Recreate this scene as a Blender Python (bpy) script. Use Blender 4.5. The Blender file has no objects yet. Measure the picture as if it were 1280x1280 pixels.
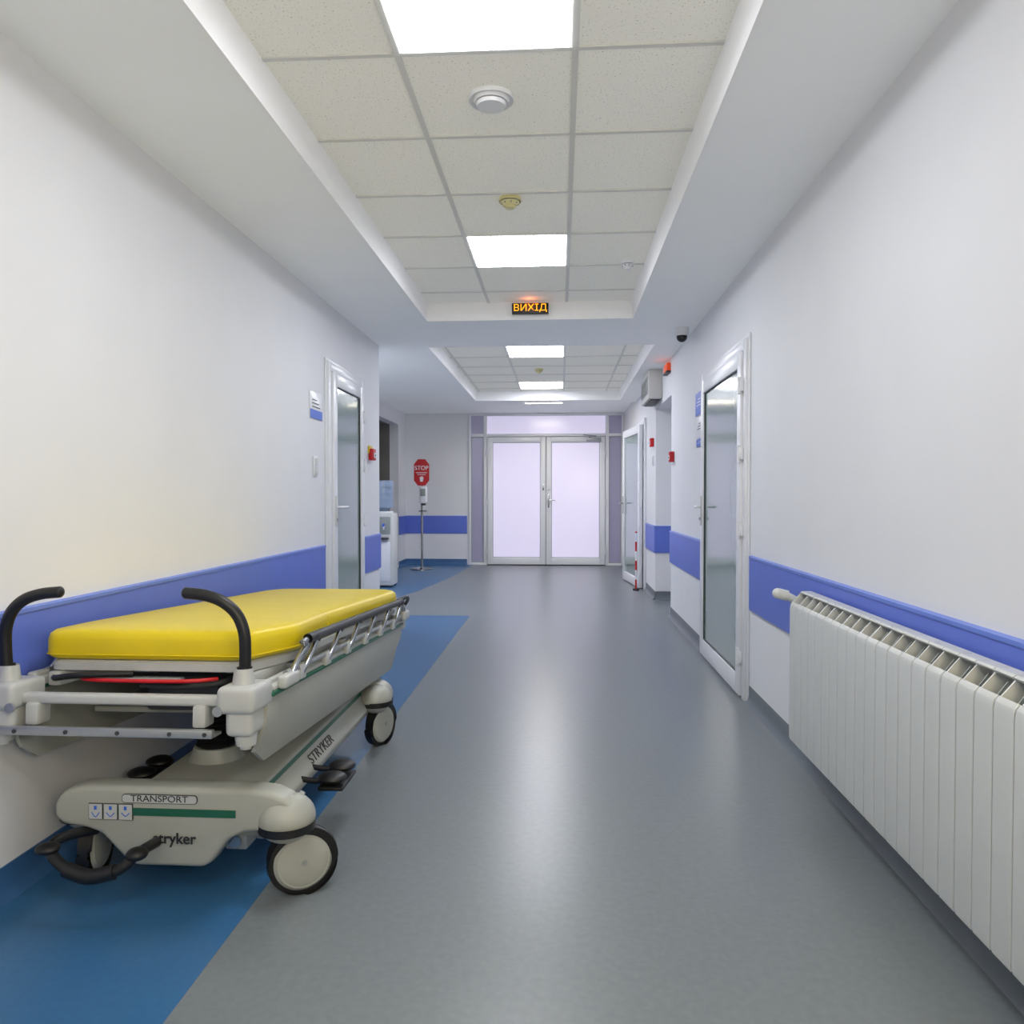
import bpy, bmesh, math, random
from mathutils import Vector, Matrix
random.seed(3)
scene = bpy.context.scene
try:
    scene.view_settings.view_transform = 'Standard'
except Exception:
    pass

# ------------------------------------------------------------ materials
def srgb(r, g, b):
    def f(c):
        c /= 255.0
        return c/12.92 if c <= 0.04045 else ((c+0.055)/1.055)**2.4
    return (f(r), f(g), f(b), 1.0)

def mat(name, rgb, rough=0.5, metal=0.0, emit=None, es=0.0, var=0.0, vscale=20, bump=0.0, bscale=200, coat=0.0, spec=None, stretch=None):
    m = bpy.data.materials.new(name)
    m.use_nodes = True
    nt = m.node_tree
    b = nt.nodes['Principled BSDF']
    col = srgb(*rgb)
    b.inputs['Base Color'].default_value = col
    b.inputs['Roughness'].default_value = rough
    b.inputs['Metallic'].default_value = metal
    if spec is not None:
        b.inputs['Specular IOR Level'].default_value = spec
    if coat:
        b.inputs['Coat Weight'].default_value = coat
        b.inputs['Coat Roughness'].default_value = 0.1
    if emit:
        b.inputs['Emission Color'].default_value = srgb(*emit)
        b.inputs['Emission Strength'].default_value = es
    tc = nt.nodes.new('ShaderNodeTexCoord')
    if var or bump:
        mp = nt.nodes.new('ShaderNodeMapping')
        nt.links.new(tc.outputs['Object'], mp.inputs['Vector'])
        if stretch:
            mp.inputs['Scale'].default_value = stretch
    if var:
        n = nt.nodes.new('ShaderNodeTexNoise')
        n.inputs['Scale'].default_value = vscale
        n.inputs['Detail'].default_value = 2
        r = nt.nodes.new('ShaderNodeValToRGB')
        r.color_ramp.elements[0].position = 0.3
        r.color_ramp.elements[1].position = 0.7
        r.color_ramp.elements[0].color = tuple([c*(1-var) for c in col[:3]]+[1])
        r.color_ramp.elements[1].color = tuple([min(1, c*(1+var)) for c in col[:3]]+[1])
        nt.links.new(mp.outputs['Vector'], n.inputs['Vector'])
        nt.links.new(n.outputs['Fac'], r.inputs['Fac'])
        nt.links.new(r.outputs['Color'], b.inputs['Base Color'])
    if bump:
        n2 = nt.nodes.new('ShaderNodeTexNoise')
        n2.inputs['Scale'].default_value = bscale
        n2.inputs['Detail'].default_value = 1
        bp = nt.nodes.new('ShaderNodeBump')
        bp.inputs['Strength'].default_value = bump
        bp.inputs['Distance'].default_value = 0.002
        nt.links.new(mp.outputs['Vector'], n2.inputs['Vector'])
        nt.links.new(n2.outputs['Fac'], bp.inputs['Height'])
        nt.links.new(bp.outputs['Normal'], b.inputs['Normal'])
    return m

M = {}
M['wall'] = mat('wall_paint', (230, 231, 236), 0.6, var=0.012, vscale=3)
M['ceil'] = mat('ceiling_paint_glow', (232, 234, 236), 0.6, var=0.01, vscale=3, emit=(228, 232, 236), es=0.10)  # emission lifts the bulkhead brightness; the paint itself is no lamp
M['cornice'] = mat('cornice_white_glow', (236, 236, 238), 0.45, var=0.01, emit=(240, 242, 246), es=0.06)  # slight self-glow makes the cornice look brighter lit
M['blue'] = mat('guard_blue', (98, 120, 214), 0.45, var=0.02, vscale=8)
M['bluecap'] = mat('guard_blue_cap', (108, 134, 220), 0.35, var=0.02)
M['floor'] = mat('vinyl_grey', (117, 124, 129), 0.30, var=0.06, vscale=45, bump=0.025, bscale=45, spec=0.5)
M['floorblue'] = mat('vinyl_blue', (56, 104, 150), 0.30, var=0.06, vscale=45, bump=0.025, bscale=45, spec=0.5)
M['base'] = mat('skirting_grey', (106, 114, 122), 0.4, var=0.04)
M['baseblue'] = mat('skirting_blue', (58, 100, 150), 0.4, var=0.04)
M['white'] = mat('white_pvc', (232, 234, 240), 0.3, var=0.01)
M['whitemet'] = mat('white_enamel', (208, 211, 211), 0.3, var=0.01)
M['glass'] = mat('frosted_green_glass', (116, 142, 140), 0.12, var=0.03, vscale=2, coat=0.5)
M['lav'] = mat('frosted_lavender_glass_glow', (205, 201, 224), 0.2, var=0.02, vscale=1.5, emit=(226, 218, 246), es=0.5, coat=0.15)  # emission stands in for the bright room behind the doors
M['lav2'] = mat('frosted_side_glass_glow', (140, 138, 164), 0.15, var=0.03, vscale=1.5, emit=(180, 176, 208), es=0.14, coat=0.2)  # weaker emission imitates backlight through the side panes
M['tbar'] = mat('tbar', (205, 205, 202), 0.5, var=0.01)
M['tbarg'] = mat('grid_bar_glow', (205, 205, 202), 0.5, var=0.01, emit=(205, 205, 200), es=0.08)  # same colour as the plain T-bar, with glow added to look lit
M['black'] = mat('black_rubber', (20, 20, 23), 0.42, var=0.1)
M['dark'] = mat('dark_grey', (52, 54, 58), 0.5, var=0.05)
M['metal'] = mat('steel', (180, 182, 186), 0.25, 1.0, var=0.03)
M['beige'] = mat('gurney_shell', (164, 166, 159), 0.38, var=0.02)
M['beige2'] = mat('gurney_light', (184, 187, 188), 0.35, var=0.02)
M['alu'] = mat('gurney_alu', (160, 164, 168), 0.35, 0.5, var=0.02)
M['green'] = mat('gurney_green', (30, 92, 70), 0.4, var=0.02)
M['yellow'] = mat('mattress_yellow', (222, 197, 4), 0.38, var=0.03, vscale=5, bump=0.15, bscale=40)
M['red'] = mat('red_plastic', (196, 24, 34), 0.4, var=0.03)
M['sysblue'] = mat('sign_blue', (50, 100, 210), 0.4, var=0.02)
M['bottle'] = mat('bottle_blue', (140, 160, 188), 0.1, var=0.05, coat=0.5)
M['text'] = mat('ink_dark', (40, 42, 46), 0.5, var=0.02)
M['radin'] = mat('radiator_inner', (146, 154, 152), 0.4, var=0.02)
M['alarm'] = mat('detector_cream', (222, 214, 160), 0.4, var=0.02)
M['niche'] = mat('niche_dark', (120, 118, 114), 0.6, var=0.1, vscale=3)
M['amber'] = mat('amber_led', (255, 190, 20), 0.5, emit=(255, 165, 20), es=1.1)
M['orange'] = mat('orange_led', (200, 80, 40), 0.5, emit=(255, 80, 30), es=0.3)
M['panel'] = mat('light_diffuser', (255, 255, 255), 0.5, emit=(246, 249, 255), es=20.0)
M['panelfar'] = mat('light_diffuser_far', (255, 255, 255), 0.5, emit=(246, 247, 255), es=27.0)
M['panelwarm'] = mat('light_diffuser_warm', (255, 255, 255), 0.5, emit=(255, 246, 224), es=20.0)

def tile_mat():
    m = mat('ceiling_tile_glow', (214, 212, 204), 0.8)
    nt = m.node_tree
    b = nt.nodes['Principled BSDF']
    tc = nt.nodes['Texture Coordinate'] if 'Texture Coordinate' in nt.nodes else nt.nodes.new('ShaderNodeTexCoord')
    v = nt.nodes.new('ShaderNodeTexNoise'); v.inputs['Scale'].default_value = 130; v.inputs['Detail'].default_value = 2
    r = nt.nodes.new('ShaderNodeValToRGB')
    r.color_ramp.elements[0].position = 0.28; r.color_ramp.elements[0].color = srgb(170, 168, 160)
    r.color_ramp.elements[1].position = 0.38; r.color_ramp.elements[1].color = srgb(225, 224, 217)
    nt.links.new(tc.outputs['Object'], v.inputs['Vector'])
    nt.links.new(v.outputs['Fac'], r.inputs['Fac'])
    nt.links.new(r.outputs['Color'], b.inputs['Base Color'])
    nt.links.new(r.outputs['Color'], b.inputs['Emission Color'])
    b.inputs['Emission Strength'].default_value = 0.17  # tiles glow faintly in place of fill light on the ceiling
    return m
M['tile'] = tile_mat()

# ------------------------------------------------------------ builder
class B:
    def __init__(s, name):
        s.name = name; s.bm = bmesh.new(); s.mats = []
        s.xf = Matrix.Identity(4)
    def mi(s, m):
        m = M[m]
        if m not in s.mats: s.mats.append(m)
        return s.mats.index(m)
    def put(s, t, m, bevel=0, seg=2, angle=None):
        if bevel:
            ed = [e for e in t.edges if len(e.link_faces) == 2 and e.calc_face_angle(0) > 0.35]
            bmesh.ops.bevel(t, geom=ed, offset=bevel, segments=seg, profile=0.5, affect='EDGES', clamp_overlap=True)
        i = s.mi(m)
        t.transform(s.xf)
        for f in t.faces: f.material_index = i
        me = bpy.data.meshes.new('tmp'); t.to_mesh(me); t.free()
        s.bm.from_mesh(me); bpy.data.meshes.remove(me)
    def box(s, x0, x1, y0, y1, z0, z1, m, bevel=0, seg=2, rot=None):
        t = bmesh.new()
        bmesh.ops.create_cube(t, size=1)
        c = Vector(((x0+x1)/2, (y0+y1)/2, (z0+z1)/2))
        mt = Matrix.Translation(c)
        if rot: mt = mt @ rot
        mt = mt @ Matrix.Diagonal((abs(x1-x0), abs(y1-y0), abs(z1-z0), 1))
        t.transform(mt)
        s.put(t, m, bevel, seg)
    def cyl(s, p0, p1, r, m, seg=24, r2=None, bevel=0):
        p0 = Vector(p0); p1 = Vector(p1); d = p1-p0
        t = bmesh.new()
        bmesh.ops.create_cone(t, cap_ends=True, segments=seg, radius1=r, radius2=r if r2 is None else r2, depth=d.length)
        t.transform(Matrix.Translation((p0+p1)/2) @ d.to_track_quat('Z', 'Y').to_matrix().to_4x4())
        s.put(t, m, bevel)
    def sph(s, c, sc, m, seg=20):
        t = bmesh.new()
        bmesh.ops.create_uvsphere(t, u_segments=seg, v_segments=seg//2+2, radius=1)
        t.transform(Matrix.Translation(c) @ Matrix.Diagonal((sc[0], sc[1], sc[2], 1)))
        s.put(t, m)
    def prism(s, pts, axis, lo, hi, m, bevel=0, seg=2):
        t = bmesh.new()
        def P(a, b, h):
            return {'X': (h, a, b), 'Y': (a, h, b), 'Z': (a, b, h)}[axis]
        v0 = [t.verts.new(P(a, b, lo)) for a, b in pts]
        v1 = [t.verts.new(P(a, b, hi)) for a, b in pts]
        t.faces.new(v0); t.faces.new(list(reversed(v1)))
        n = len(pts)
        for i in range(n):
            t.faces.new((v0[i], v0[(i+1) % n], v1[(i+1) % n], v1[i]))
        bmesh.ops.recalc_face_normals(t, faces=t.faces)
        s.put(t, m, bevel, seg)
    def tube(s, pts, r, m, smooth=6, seg=12):
        P = [Vector(p) for p in pts]
        if smooth and len(P) > 2:
            Q = []
            for i in range(len(P)-1):
                a = P[max(i-1, 0)]; b = P[i]; c = P[i+1]; d = P[min(i+2, len(P)-1)]
                for k in range(smooth):
                    u = k/smooth
                    Q.append(0.5*((2*b)+(c-a)*u+(2*a-5*b+4*c-d)*u*u+(3*b-a-3*c+d)*u**3))
            Q.append(P[-1]); P = Q
        t = bmesh.new(); rings = []
        nrm = None
        for i, p in enumerate(P):
            tan = (P[min(i+1, len(P)-1)]-P[max(i-1, 0)]).normalized()
            if nrm is None:
                up = Vector((0, 0, 1)) if abs(tan.z) < 0.9 else Vector((1, 0, 0))
                nrm = tan.cross(up).normalized()
            else:
                nrm = (nrm - tan*nrm.dot(tan)).normalized()
            bi = tan.cross(nrm)
            rings.append([t.verts.new(p+r*(math.cos(2*math.pi*k/seg)*nrm+math.sin(2*math.pi*k/seg)*bi)) for k in range(seg)])
        for i in range(len(rings)-1):
            for k in range(seg):
                t.faces.new((rings[i][k], rings[i][(k+1) % seg], rings[i+1][(k+1) % seg], rings[i+1][k]))
        t.faces.new(list(reversed(rings[0]))); t.faces.new(rings[-1])
        bmesh.ops.recalc_face_normals(t, faces=t.faces)
        s.put(t, m)
    def text(s, body, size, mt, m, ext=0.001, sx=1.0, bold=0.0):
        cu = bpy.data.curves.new('t', 'FONT'); cu.body = body; cu.size = size
        cu.align_x = 'CENTER'; cu.align_y = 'CENTER'; cu.extrude = ext; cu.offset = bold
        ob = bpy.data.objects.new('t', cu); scene.collection.objects.link(ob)
        bpy.context.view_layer.update()
        me = bpy.data.meshes.new_from_object(ob.evaluated_get(bpy.context.evaluated_depsgraph_get()))
        bpy.data.objects.remove(ob); bpy.data.curves.remove(cu)
        t = bmesh.new(); t.from_mesh(me); bpy.data.meshes.remove(me)
        t.transform(mt @ Matrix.Diagonal((sx, 1, 1, 1)))
        s.put(t, m)
    def done(s, sharp=0.6):
        for f in s.bm.faces: f.smooth = True
        for e in s.bm.edges:
            if len(e.link_faces) != 2 or e.calc_face_angle(0) > sharp: e.smooth = False
        me = bpy.data.meshes.new(s.name); s.bm.to_mesh(me); s.bm.free()
        for m in s.mats: me.materials.append(m)
        ob = bpy.data.objects.new(s.name, me); scene.collection.objects.link(ob)
        return ob

def T(x, y, z): return Matrix.Translation((x, y, z))
FACE_CAM = Matrix.Rotation(math.radians(90), 4, 'X')                 # faces -Y

XL, XR, YB, YE = -1.65, 1.10, -3.0, 13.2
XA = -2.70
ZB, ZT = 2.57, 2.70
ZE = 2.64
YS = 11.2
YC = 6.87      # end of left wall

# ------------------------------------------------------------ floor
b = B('floor')
b.box(XA-0.8, XR+0.7, YB-0.15, YE+0.15, -0.1, 0.0, 'floor')
b.prism([(XL, YB), (-0.9, YB), (-0.9, 7.55), (XL, 7.55)], 'Z', -0.02, 0.0008, 'floorblue')
b.prism([(XA, 8.7), (-1.95, 8.7), (-1.78, 9.6), (-1.62, 11.0), (-1.5, 13.19), (XA, 13.19)], 'Z', -0.02, 0.0008, 'floorblue')
b.done()

# ------------------------------------------------------------ walls
b = B('wall_left')
b.box(XL-0.15, XL, YB, YC, 0, 2.8, 'wall')
b.box(XA-0.15, XL-0.15, YC-0.15, YC, 0, 2.8, 'wall')
b.done()
b = B('wall_alcove')
b.box(XA-0.15, XA, YC, 10.6, 0, 2.8, 'wall')
b.box(XA-0.15, XA, 12.6, YE+0.15, 0, 2.8, 'wall')
b.box(XA-0.15, XA, 10.6, 12.6, 2.4, 2.8, 'wall')
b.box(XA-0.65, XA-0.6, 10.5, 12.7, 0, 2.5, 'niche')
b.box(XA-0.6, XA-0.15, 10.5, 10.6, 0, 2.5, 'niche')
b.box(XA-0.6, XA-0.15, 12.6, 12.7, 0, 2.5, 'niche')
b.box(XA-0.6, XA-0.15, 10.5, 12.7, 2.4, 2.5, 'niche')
b.done()
N0, N1 = 7.62, 8.85
b = B('wall_right')
b.box(XR, XR+0.15, YB, N0, 0, 2.8, 'wall')
b.box(XR, XR+0.15, N1, YE+0.15, 0, 2.8, 'wall')
b.box(XR, XR+0.15, N0, N1, 2.2, 2.8, 'wall')
b.box(XR+0.55, XR+0.7, N0-0.15, N1+0.15, 0, 2.8, 'wall')
b.box(XR+0.15, XR+0.55, N0-0.15, N0, 0, 2.8, 'wall')
b.box(XR+0.15, XR+0.55, N1, N1+0.15, 0, 2.8, 'wall')
b.box(XR+0.15, XR+0.55, N0, N1, 2.2, 2.3, 'wall')
b.done()
b = B('wall_back')
b.box(XL-0.15, XR+0.15, YB-0.15, YB, 0, 2.8, 'wall')
b.done()
b = B('wall_end')
b.box(XA, -1.59, YE, YE+0.15, 0, 2.8, 'wall')
b.box(-1.59, XR, YE, YE+0.15, ZE-0.01, 2.8, 'wall')
b.done()

def skirt(name, segs, m):
    bb = B(name)
    for (ax, p, lo, hi, sg) in segs:
        pr = [(p, 0), (p+sg*0.03, 0.0), (p+sg*0.012, 0.02), (p+sg*0.005, 0.045), (p+sg*0.005, 0.1), (p, 0.1)]
        bb.prism(pr, 'Y' if ax == 'Y' else 'X', lo, hi, m)
    bb.done()
skirt('baseboard_right', [('Y', XR, YB, 4.46, -1), ('Y', XR, 5.94, N0, -1), ('Y', XR, N1, 9.75, -1), ('Y', XR, 11.2, YE, -1), ('X', N1, XR, XR+0.55, -1), ('X', N0, XR, XR+0.55, 1)], 'base')
skirt('baseboard_left', [('Y', XL, YB, 5.24, 1), ('Y', XL, 6.29, YC, 1), ('Y', XA, YC, 10.6, 1), ('Y', XA, 12.6, YE, 1), ('X', YE, XA, -1.62, -1)], 'baseblue')

def guard(name, segs):
    bb = B(name)
    for (ax, p, lo, hi, sg) in segs:
        z0, z1 = 0.545, 0.855
        pr = [(p, z0), (p+sg*0.012, z0), (p+sg*0.014, z0+0.01), (p+sg*0.014, z1-0.012), (p, z1-0.012)]
        bb.prism(pr, 'Y' if ax == 'Y' else 'X', lo, hi, 'blue')
        bb.prism([(p, z1-0.0119), (p+sg*0.018, z1-0.0119), (p+sg*0.018, z1), (p, z1+0.004)], 'Y' if ax == 'Y' else 'X', lo, hi, 'bluecap')
    bb.done()
guard('trim_1', [('Y', XR, YB, 4.44, -1), ('Y', XR, 5.96, N0, -1), ('Y', XR, N1, 9.75, -1), ('X', N1, XR-0.01, XR+0.55, -1)])
guard('trim_2', [('Y', XL, YB, 5.22, 1), ('Y', XL, 6.31, YC, 1), ('Y', XA, YC, 10.6, 1), ('Y', XA, 12.6, YE, 1), ('X', YE, XA, -1.62, -1)])

# ------------------------------------------------------------ ceiling
R1 = (-1.05, 0.57, -2.6, 5.93)
R2 = (-1.22, 0.86, 6.95, 10.9)
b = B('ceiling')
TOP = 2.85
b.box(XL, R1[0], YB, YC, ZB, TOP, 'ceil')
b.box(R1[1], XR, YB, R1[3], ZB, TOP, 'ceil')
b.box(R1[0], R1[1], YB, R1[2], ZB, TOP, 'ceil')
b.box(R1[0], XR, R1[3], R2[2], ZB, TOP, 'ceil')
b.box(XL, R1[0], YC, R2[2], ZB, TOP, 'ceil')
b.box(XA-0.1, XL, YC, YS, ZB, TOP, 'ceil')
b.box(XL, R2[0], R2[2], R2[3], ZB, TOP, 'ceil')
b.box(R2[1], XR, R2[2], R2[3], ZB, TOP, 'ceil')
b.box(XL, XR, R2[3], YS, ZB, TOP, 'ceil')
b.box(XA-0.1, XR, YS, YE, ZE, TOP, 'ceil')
for R in (R1, R2):
    x0, x1, y0, y1 = R
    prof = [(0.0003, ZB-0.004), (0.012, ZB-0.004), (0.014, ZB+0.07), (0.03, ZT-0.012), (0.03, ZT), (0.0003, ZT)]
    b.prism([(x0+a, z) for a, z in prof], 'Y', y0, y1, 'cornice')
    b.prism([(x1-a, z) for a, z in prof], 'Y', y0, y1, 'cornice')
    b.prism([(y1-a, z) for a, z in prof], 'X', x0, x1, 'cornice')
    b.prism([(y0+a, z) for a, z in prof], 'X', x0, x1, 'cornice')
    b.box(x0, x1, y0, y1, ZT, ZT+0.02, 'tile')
GX = (-0.553, 0.05)
rows1 = [2.58+0.6*k for k in range(-8, 6)]
rows2 = [7.6+0.6*k for k in range(-1, 6)]
def grid(R, xs, rows):
    for x in xs:
        b.box(x-0.011, x+0.011, R[2]+0.02, R[3]-0.02, ZT-0.006, ZT+0.002, 'tbarg')
    ys = [y for y in rows if R[2] < y < R[3]]
    xx = [R[0]+0.02-0.011]+sorted(xs)+[R[1]-0.02+0.011]
    for y in ys:
        for i in range(len(xx)-1):
            b.box(xx[i]+0.011, xx[i+1]-0.011, y-0.010, y+0.010, ZT-0.006, ZT+0.002, 'tbarg')
grid(R1, list(GX), rows1)
grid(R2, list(GX)+[0.65, -1.153], rows2)
b.done()

def lightpanel(y0, m='panel', x0=GX[0]+0.013, z=ZT):
    bb = B('ceiling_light_or_fill_panel')
    x1 = x0+0.577
    y1 = y0+0.574
    bb.box(x0, x1, y0, y1, z-0.004, z-0.001, 'tbar')
    bb.box(x0+0.006, x1-0.006, y0+0.006, y1-0.006, z-0.009, z-0.004, m)
    bb.done()
for y in (1.993, 4.393): lightpanel(y)
for y in (7.613, 10.013): lightpanel(y, 'panelfar')
for y in (-0.407, -2.207): lightpanel(y, 'panelwarm')
lightpanel(7.30, 'panel', -2.5, ZB)  # added out of view to brighten the alcove and end wall
lightpanel(11.22, 'panelwarm', -0.54, ZE)  # added fill panel behind the ceiling step, lights the far doors

# ------------------------------------------------------------ side doors (glazed)
def side_door(name, xw, sg, y0, y1, h, hinge_near, m='glass'):
    bb = B(name)
    def bx(a0, a1, ya, yb, za, zb, mm, bev=0.003):
        bb.box(min(xw+sg*a0, xw+sg*a1), max(xw+sg*a0, xw+sg*a1), ya, yb, za, zb, mm, bev)
    fw = 0.06
    e = 0.001
    bx(e, 0.026, y0, y0+fw, 0, h, 'white'); bx(e, 0.026, y1-fw, y1, 0, h, 'white'); bx(e, 0.026, y0+fw, y1-fw, h-fw, h, 'white')
    bx(e, 0.012, y0-0.025, y0, 0, h, 'white'); bx(e, 0.012, y1, y1+0.025, 0, h, 'white'); bx(e, 0.012, y0-0.025, y1+0.025, h, h+0.025, 'white')
    a, c = y0+fw+0.006, y1-fw-0.006
    lw = 0.09
    zt0, zt1 = h-fw-0.006-lw, h-fw-0.006
    bx(0.005, 0.040, a, a+lw, 0.014, zt1, 'white', 0.004); bx(0.005, 0.040, c-lw, c, 0.014, zt1, 'white', 0.004)
    bx(0.005, 0.0398, a+lw, c-lw, zt0, zt1, 'white', 0.002); bx(0.005, 0.0398, a+lw, c-lw, 0.014, 0.13, 'white', 0.002)
    bx(0.006, 0.022, a+lw, c-lw, 0.13, zt0, m, 0)
    g = 0.006
    bx(0.022, 0.030, a+lw, a+lw+g, 0.13, zt0, 'dark', 0); bx(0.022, 0.030, c-lw-g, c-lw, 0.13, zt0, 'dark', 0)
    bx(0.022, 0.030, a+lw+g, c-lw-g, 0.13, 0.13+g, 'dark', 0); bx(0.022, 0.030, a+lw+g, c-lw-g, zt0-g, zt0, 'dark', 0)
    bx(0.001, 0.004, y0+fw, y1-fw, 0.014, h-fw, 'dark', 0)
    bx(0.001, 0.025, y0+fw, y1-fw, 0.0, 0.012, 'metal', 0)
    yh = a if hinge_near else c
    for z in (0.25, 1.0, 1.45, 1.85):
        bb.cyl((xw+sg*0.047, yh, z-0.05), (xw+sg*0.047, yh, z+0.05), 0.011, 'white', 12)
        bx(0.027, 0.045, yh-0.03, yh-0.002, z-0.035, z+0.035, 'white', 0.002)
        bx(0.0405, 0.047, yh+0.002, yh+0.03, z-0.035, z+0.035, 'white', 0.002)
    yl = c-lw/2 if hinge_near else a+lw/2
    bx(0.040, 0.048, yl-0.02, yl+0.02, 0.98, 1.2, 'whitemet')
    dr = -1 if hinge_near else 1
    bb.tube([(xw+sg*0.040, yl, 1.12), (xw+sg*0.080, yl, 1.12), (xw+sg*0.090, yl+dr*0.02, 1.12), (xw+sg*0.090, yl+dr*0.13, 1.12)], 0.009, 'white', 3)
    bb.cyl((xw+sg*0.040, yl, 1.03), (xw+sg*0.055, yl, 1.03), 0.012, 'metal', 12)
    return bb.done()
side_door('door_1', XR, -1, 4.50, 5.90, 2.12, True)
side_door('door_2', XL, 1, 5.28, 6.25, 2.15, False)

# ------------------------------------------------------------ end double door with side lights and transom
b = B('door_3')
y0, y1 = YE-0.03, YE+0.05
H = ZE-0.012
def fr(x0, x1, z0, z1, m='white', ya=y0, yb=y1, bev=0.004): b.box(x0, x1, ya, yb, z0, z1, m, bev)
zt = 2.23
tb = 0.05
fr(-1.588, -1.545, 0, H); fr(1.055, XR-0.001, 0, H)
fr(-1.325, -1.265, 0.04, H-0.04); fr(0.78, 0.84, 0.04, H-0.04)
fr(-1.545, 1.055, H-0.04, H)
for xa, xb in ((-1.545, -1.325), (0.84, 1.055)):
    fr(xa, xb, 0, 0.04); fr(xa, xb, zt, zt+tb)
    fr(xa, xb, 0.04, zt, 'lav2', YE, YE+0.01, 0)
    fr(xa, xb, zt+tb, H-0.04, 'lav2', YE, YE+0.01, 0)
    for xq in (xa, xb-0.012):
        fr(xq, xq+0.012, 0.04, zt, 'radin', YE-0.02, YE-0.001, 0)
    fr(xa+0.012, xb-0.012, 0.04, 0.052, 'radin', YE-0.02, YE-0.001, 0); fr(xa+0.012, xb-0.012, zt-0.012, zt, 'radin', YE-0.02, YE-0.001, 0)
fr(-1.325, -1.265, 0, 0.04); fr(0.78, 0.84, 0, 0.04)
fr(-1.265, 0.78, zt, zt+tb)
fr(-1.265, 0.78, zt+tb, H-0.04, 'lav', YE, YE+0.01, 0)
mid = -0.243
ya = y0-0.03; yb_ = y1-0.02
for xa, xb in ((-1.257, mid-0.004), (mid+0.004, 0.772)):
    za, zb = 0.015, zt-0.01
    w = 0.09
    fr(xa, xa+w, za, zb, ya=ya, yb=yb_); fr(xb-w, xb, za, zb, ya=ya, yb=yb_)
    fr(xa+w, xb-w, za, za+0.12, ya=ya, yb=yb_); fr(xa+w, xb-w, zb-w, zb, ya=ya, yb=yb_)
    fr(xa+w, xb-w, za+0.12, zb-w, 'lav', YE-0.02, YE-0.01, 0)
    g = 0.008
    fr(xa+w, xa+w+g, za+0.12, zb-w, 'radin', YE-0.03, YE-0.0201, 0); fr(xb-w-g, xb-w, za+0.12, zb-w, 'radin', YE-0.03, YE-0.0201, 0)
    fr(xa+w+g, xb-w-g, za+0.12, za+0.12+g, 'radin', YE-0.03, YE-0.0201, 0); fr(xa+w+g, xb-w-g, zb-w-g, zb-w, 'radin', YE-0.03, YE-0.0201, 0)
b.box(-1.588, XR-0.002, YE+0.06, YE+0.1, 0, H, 'dark')
b.box(mid+0.03, mid+0.06, ya-0.008, ya, 1.0, 1.25, 'metal', 0.003)
b.tube([(mid+0.045, ya, 1.13), (mid+0.045, ya-0.05, 1.13), (mid+0.06, ya-0.055, 1.13), (mid+0.17, ya-0.055, 1.13)], 0.011, 'metal', 3)
b.cyl((mid+0.045, ya, 1.33), (mid+0.045, ya-0.02, 1.33), 0.018, 'metal', 12)
b.box(mid-0.06, mid-0.03, ya-0.01, ya, 1.3, 1.4, 'metal', 0.003)
b.box(0.45, 0.70, ya-0.06, ya, zt-0.09, zt-0.03, 'alu', 0.006)
b.tube([(0.5, ya-0.04, zt-0.02), (0.62, ya-0.17, zt-0.01), (0.4, ya-0.03, zt+0.02)], 0.008, 'metal', 0)
for z in (0.25, 1.1, 1.95):
    b.cyl((-1.265, ya-0.01, z-0.05), (-1.265, ya-0.01, z+0.05), 0.012, 'white', 12)
    b.cyl((0.78, ya-0.01, z-0.05), (0.78, ya-0.01, z+0.05), 0.012, 'white', 12)
b.done()

# open glazed door leaf on the far right, hinged at its near side
b = B('door_4')
b.xf = T(1.04, 9.88, 0) @ Matrix.Rotation(math.radians(6), 4, 'Z')
L = 1.12
for (ya, yb, za, zb) in ((L-0.09, L, 0.012, 2.12), (0, 0.09, 0.012, 2.12), (0.09, L-0.09, 2.02, 2.12), (0.09, L-0.09, 0.012, 0.13)):
    b.box(-0.025, 0.025, ya, yb, za, zb, 'white', 0.004)
b.box(-0.008, 0.008, 0.09, L-0.09, 0.13, 2.02, 'glass')
b.box(-0.033, -0.025, L-0.07, L-0.02, 0.95, 1.2, 'metal', 0.003)
b.tube([(-0.03, L-0.045, 1.1), (-0.08, L-0.045, 1.1), (-0.085, L-0.06, 1.1), (-0.085, L-0.17, 1.1)], 0.01, 'metal', 3)
for z in (0.25, 1.1, 1.85):
    b.cyl((0.0, -0.012, z-0.05), (0.0, -0.012, z+0.05), 0.014, 'white', 12)
b.xf = Matrix.Identity(4)
b.box(1.07, 1.099, 9.78, 9.86, 0, 2.13, 'white', 0.004)
b.box(1.07, 1.099, 11.06, 11.14, 0, 2.13, 'white', 0.004)
b.box(1.07, 1.099, 9.78, 11.14, 2.13, 2.2, 'white', 0.004)
b.box(1.088, 1.099, 9.86, 11.06, 0, 2.13, 'radin')
b.done()

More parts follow.
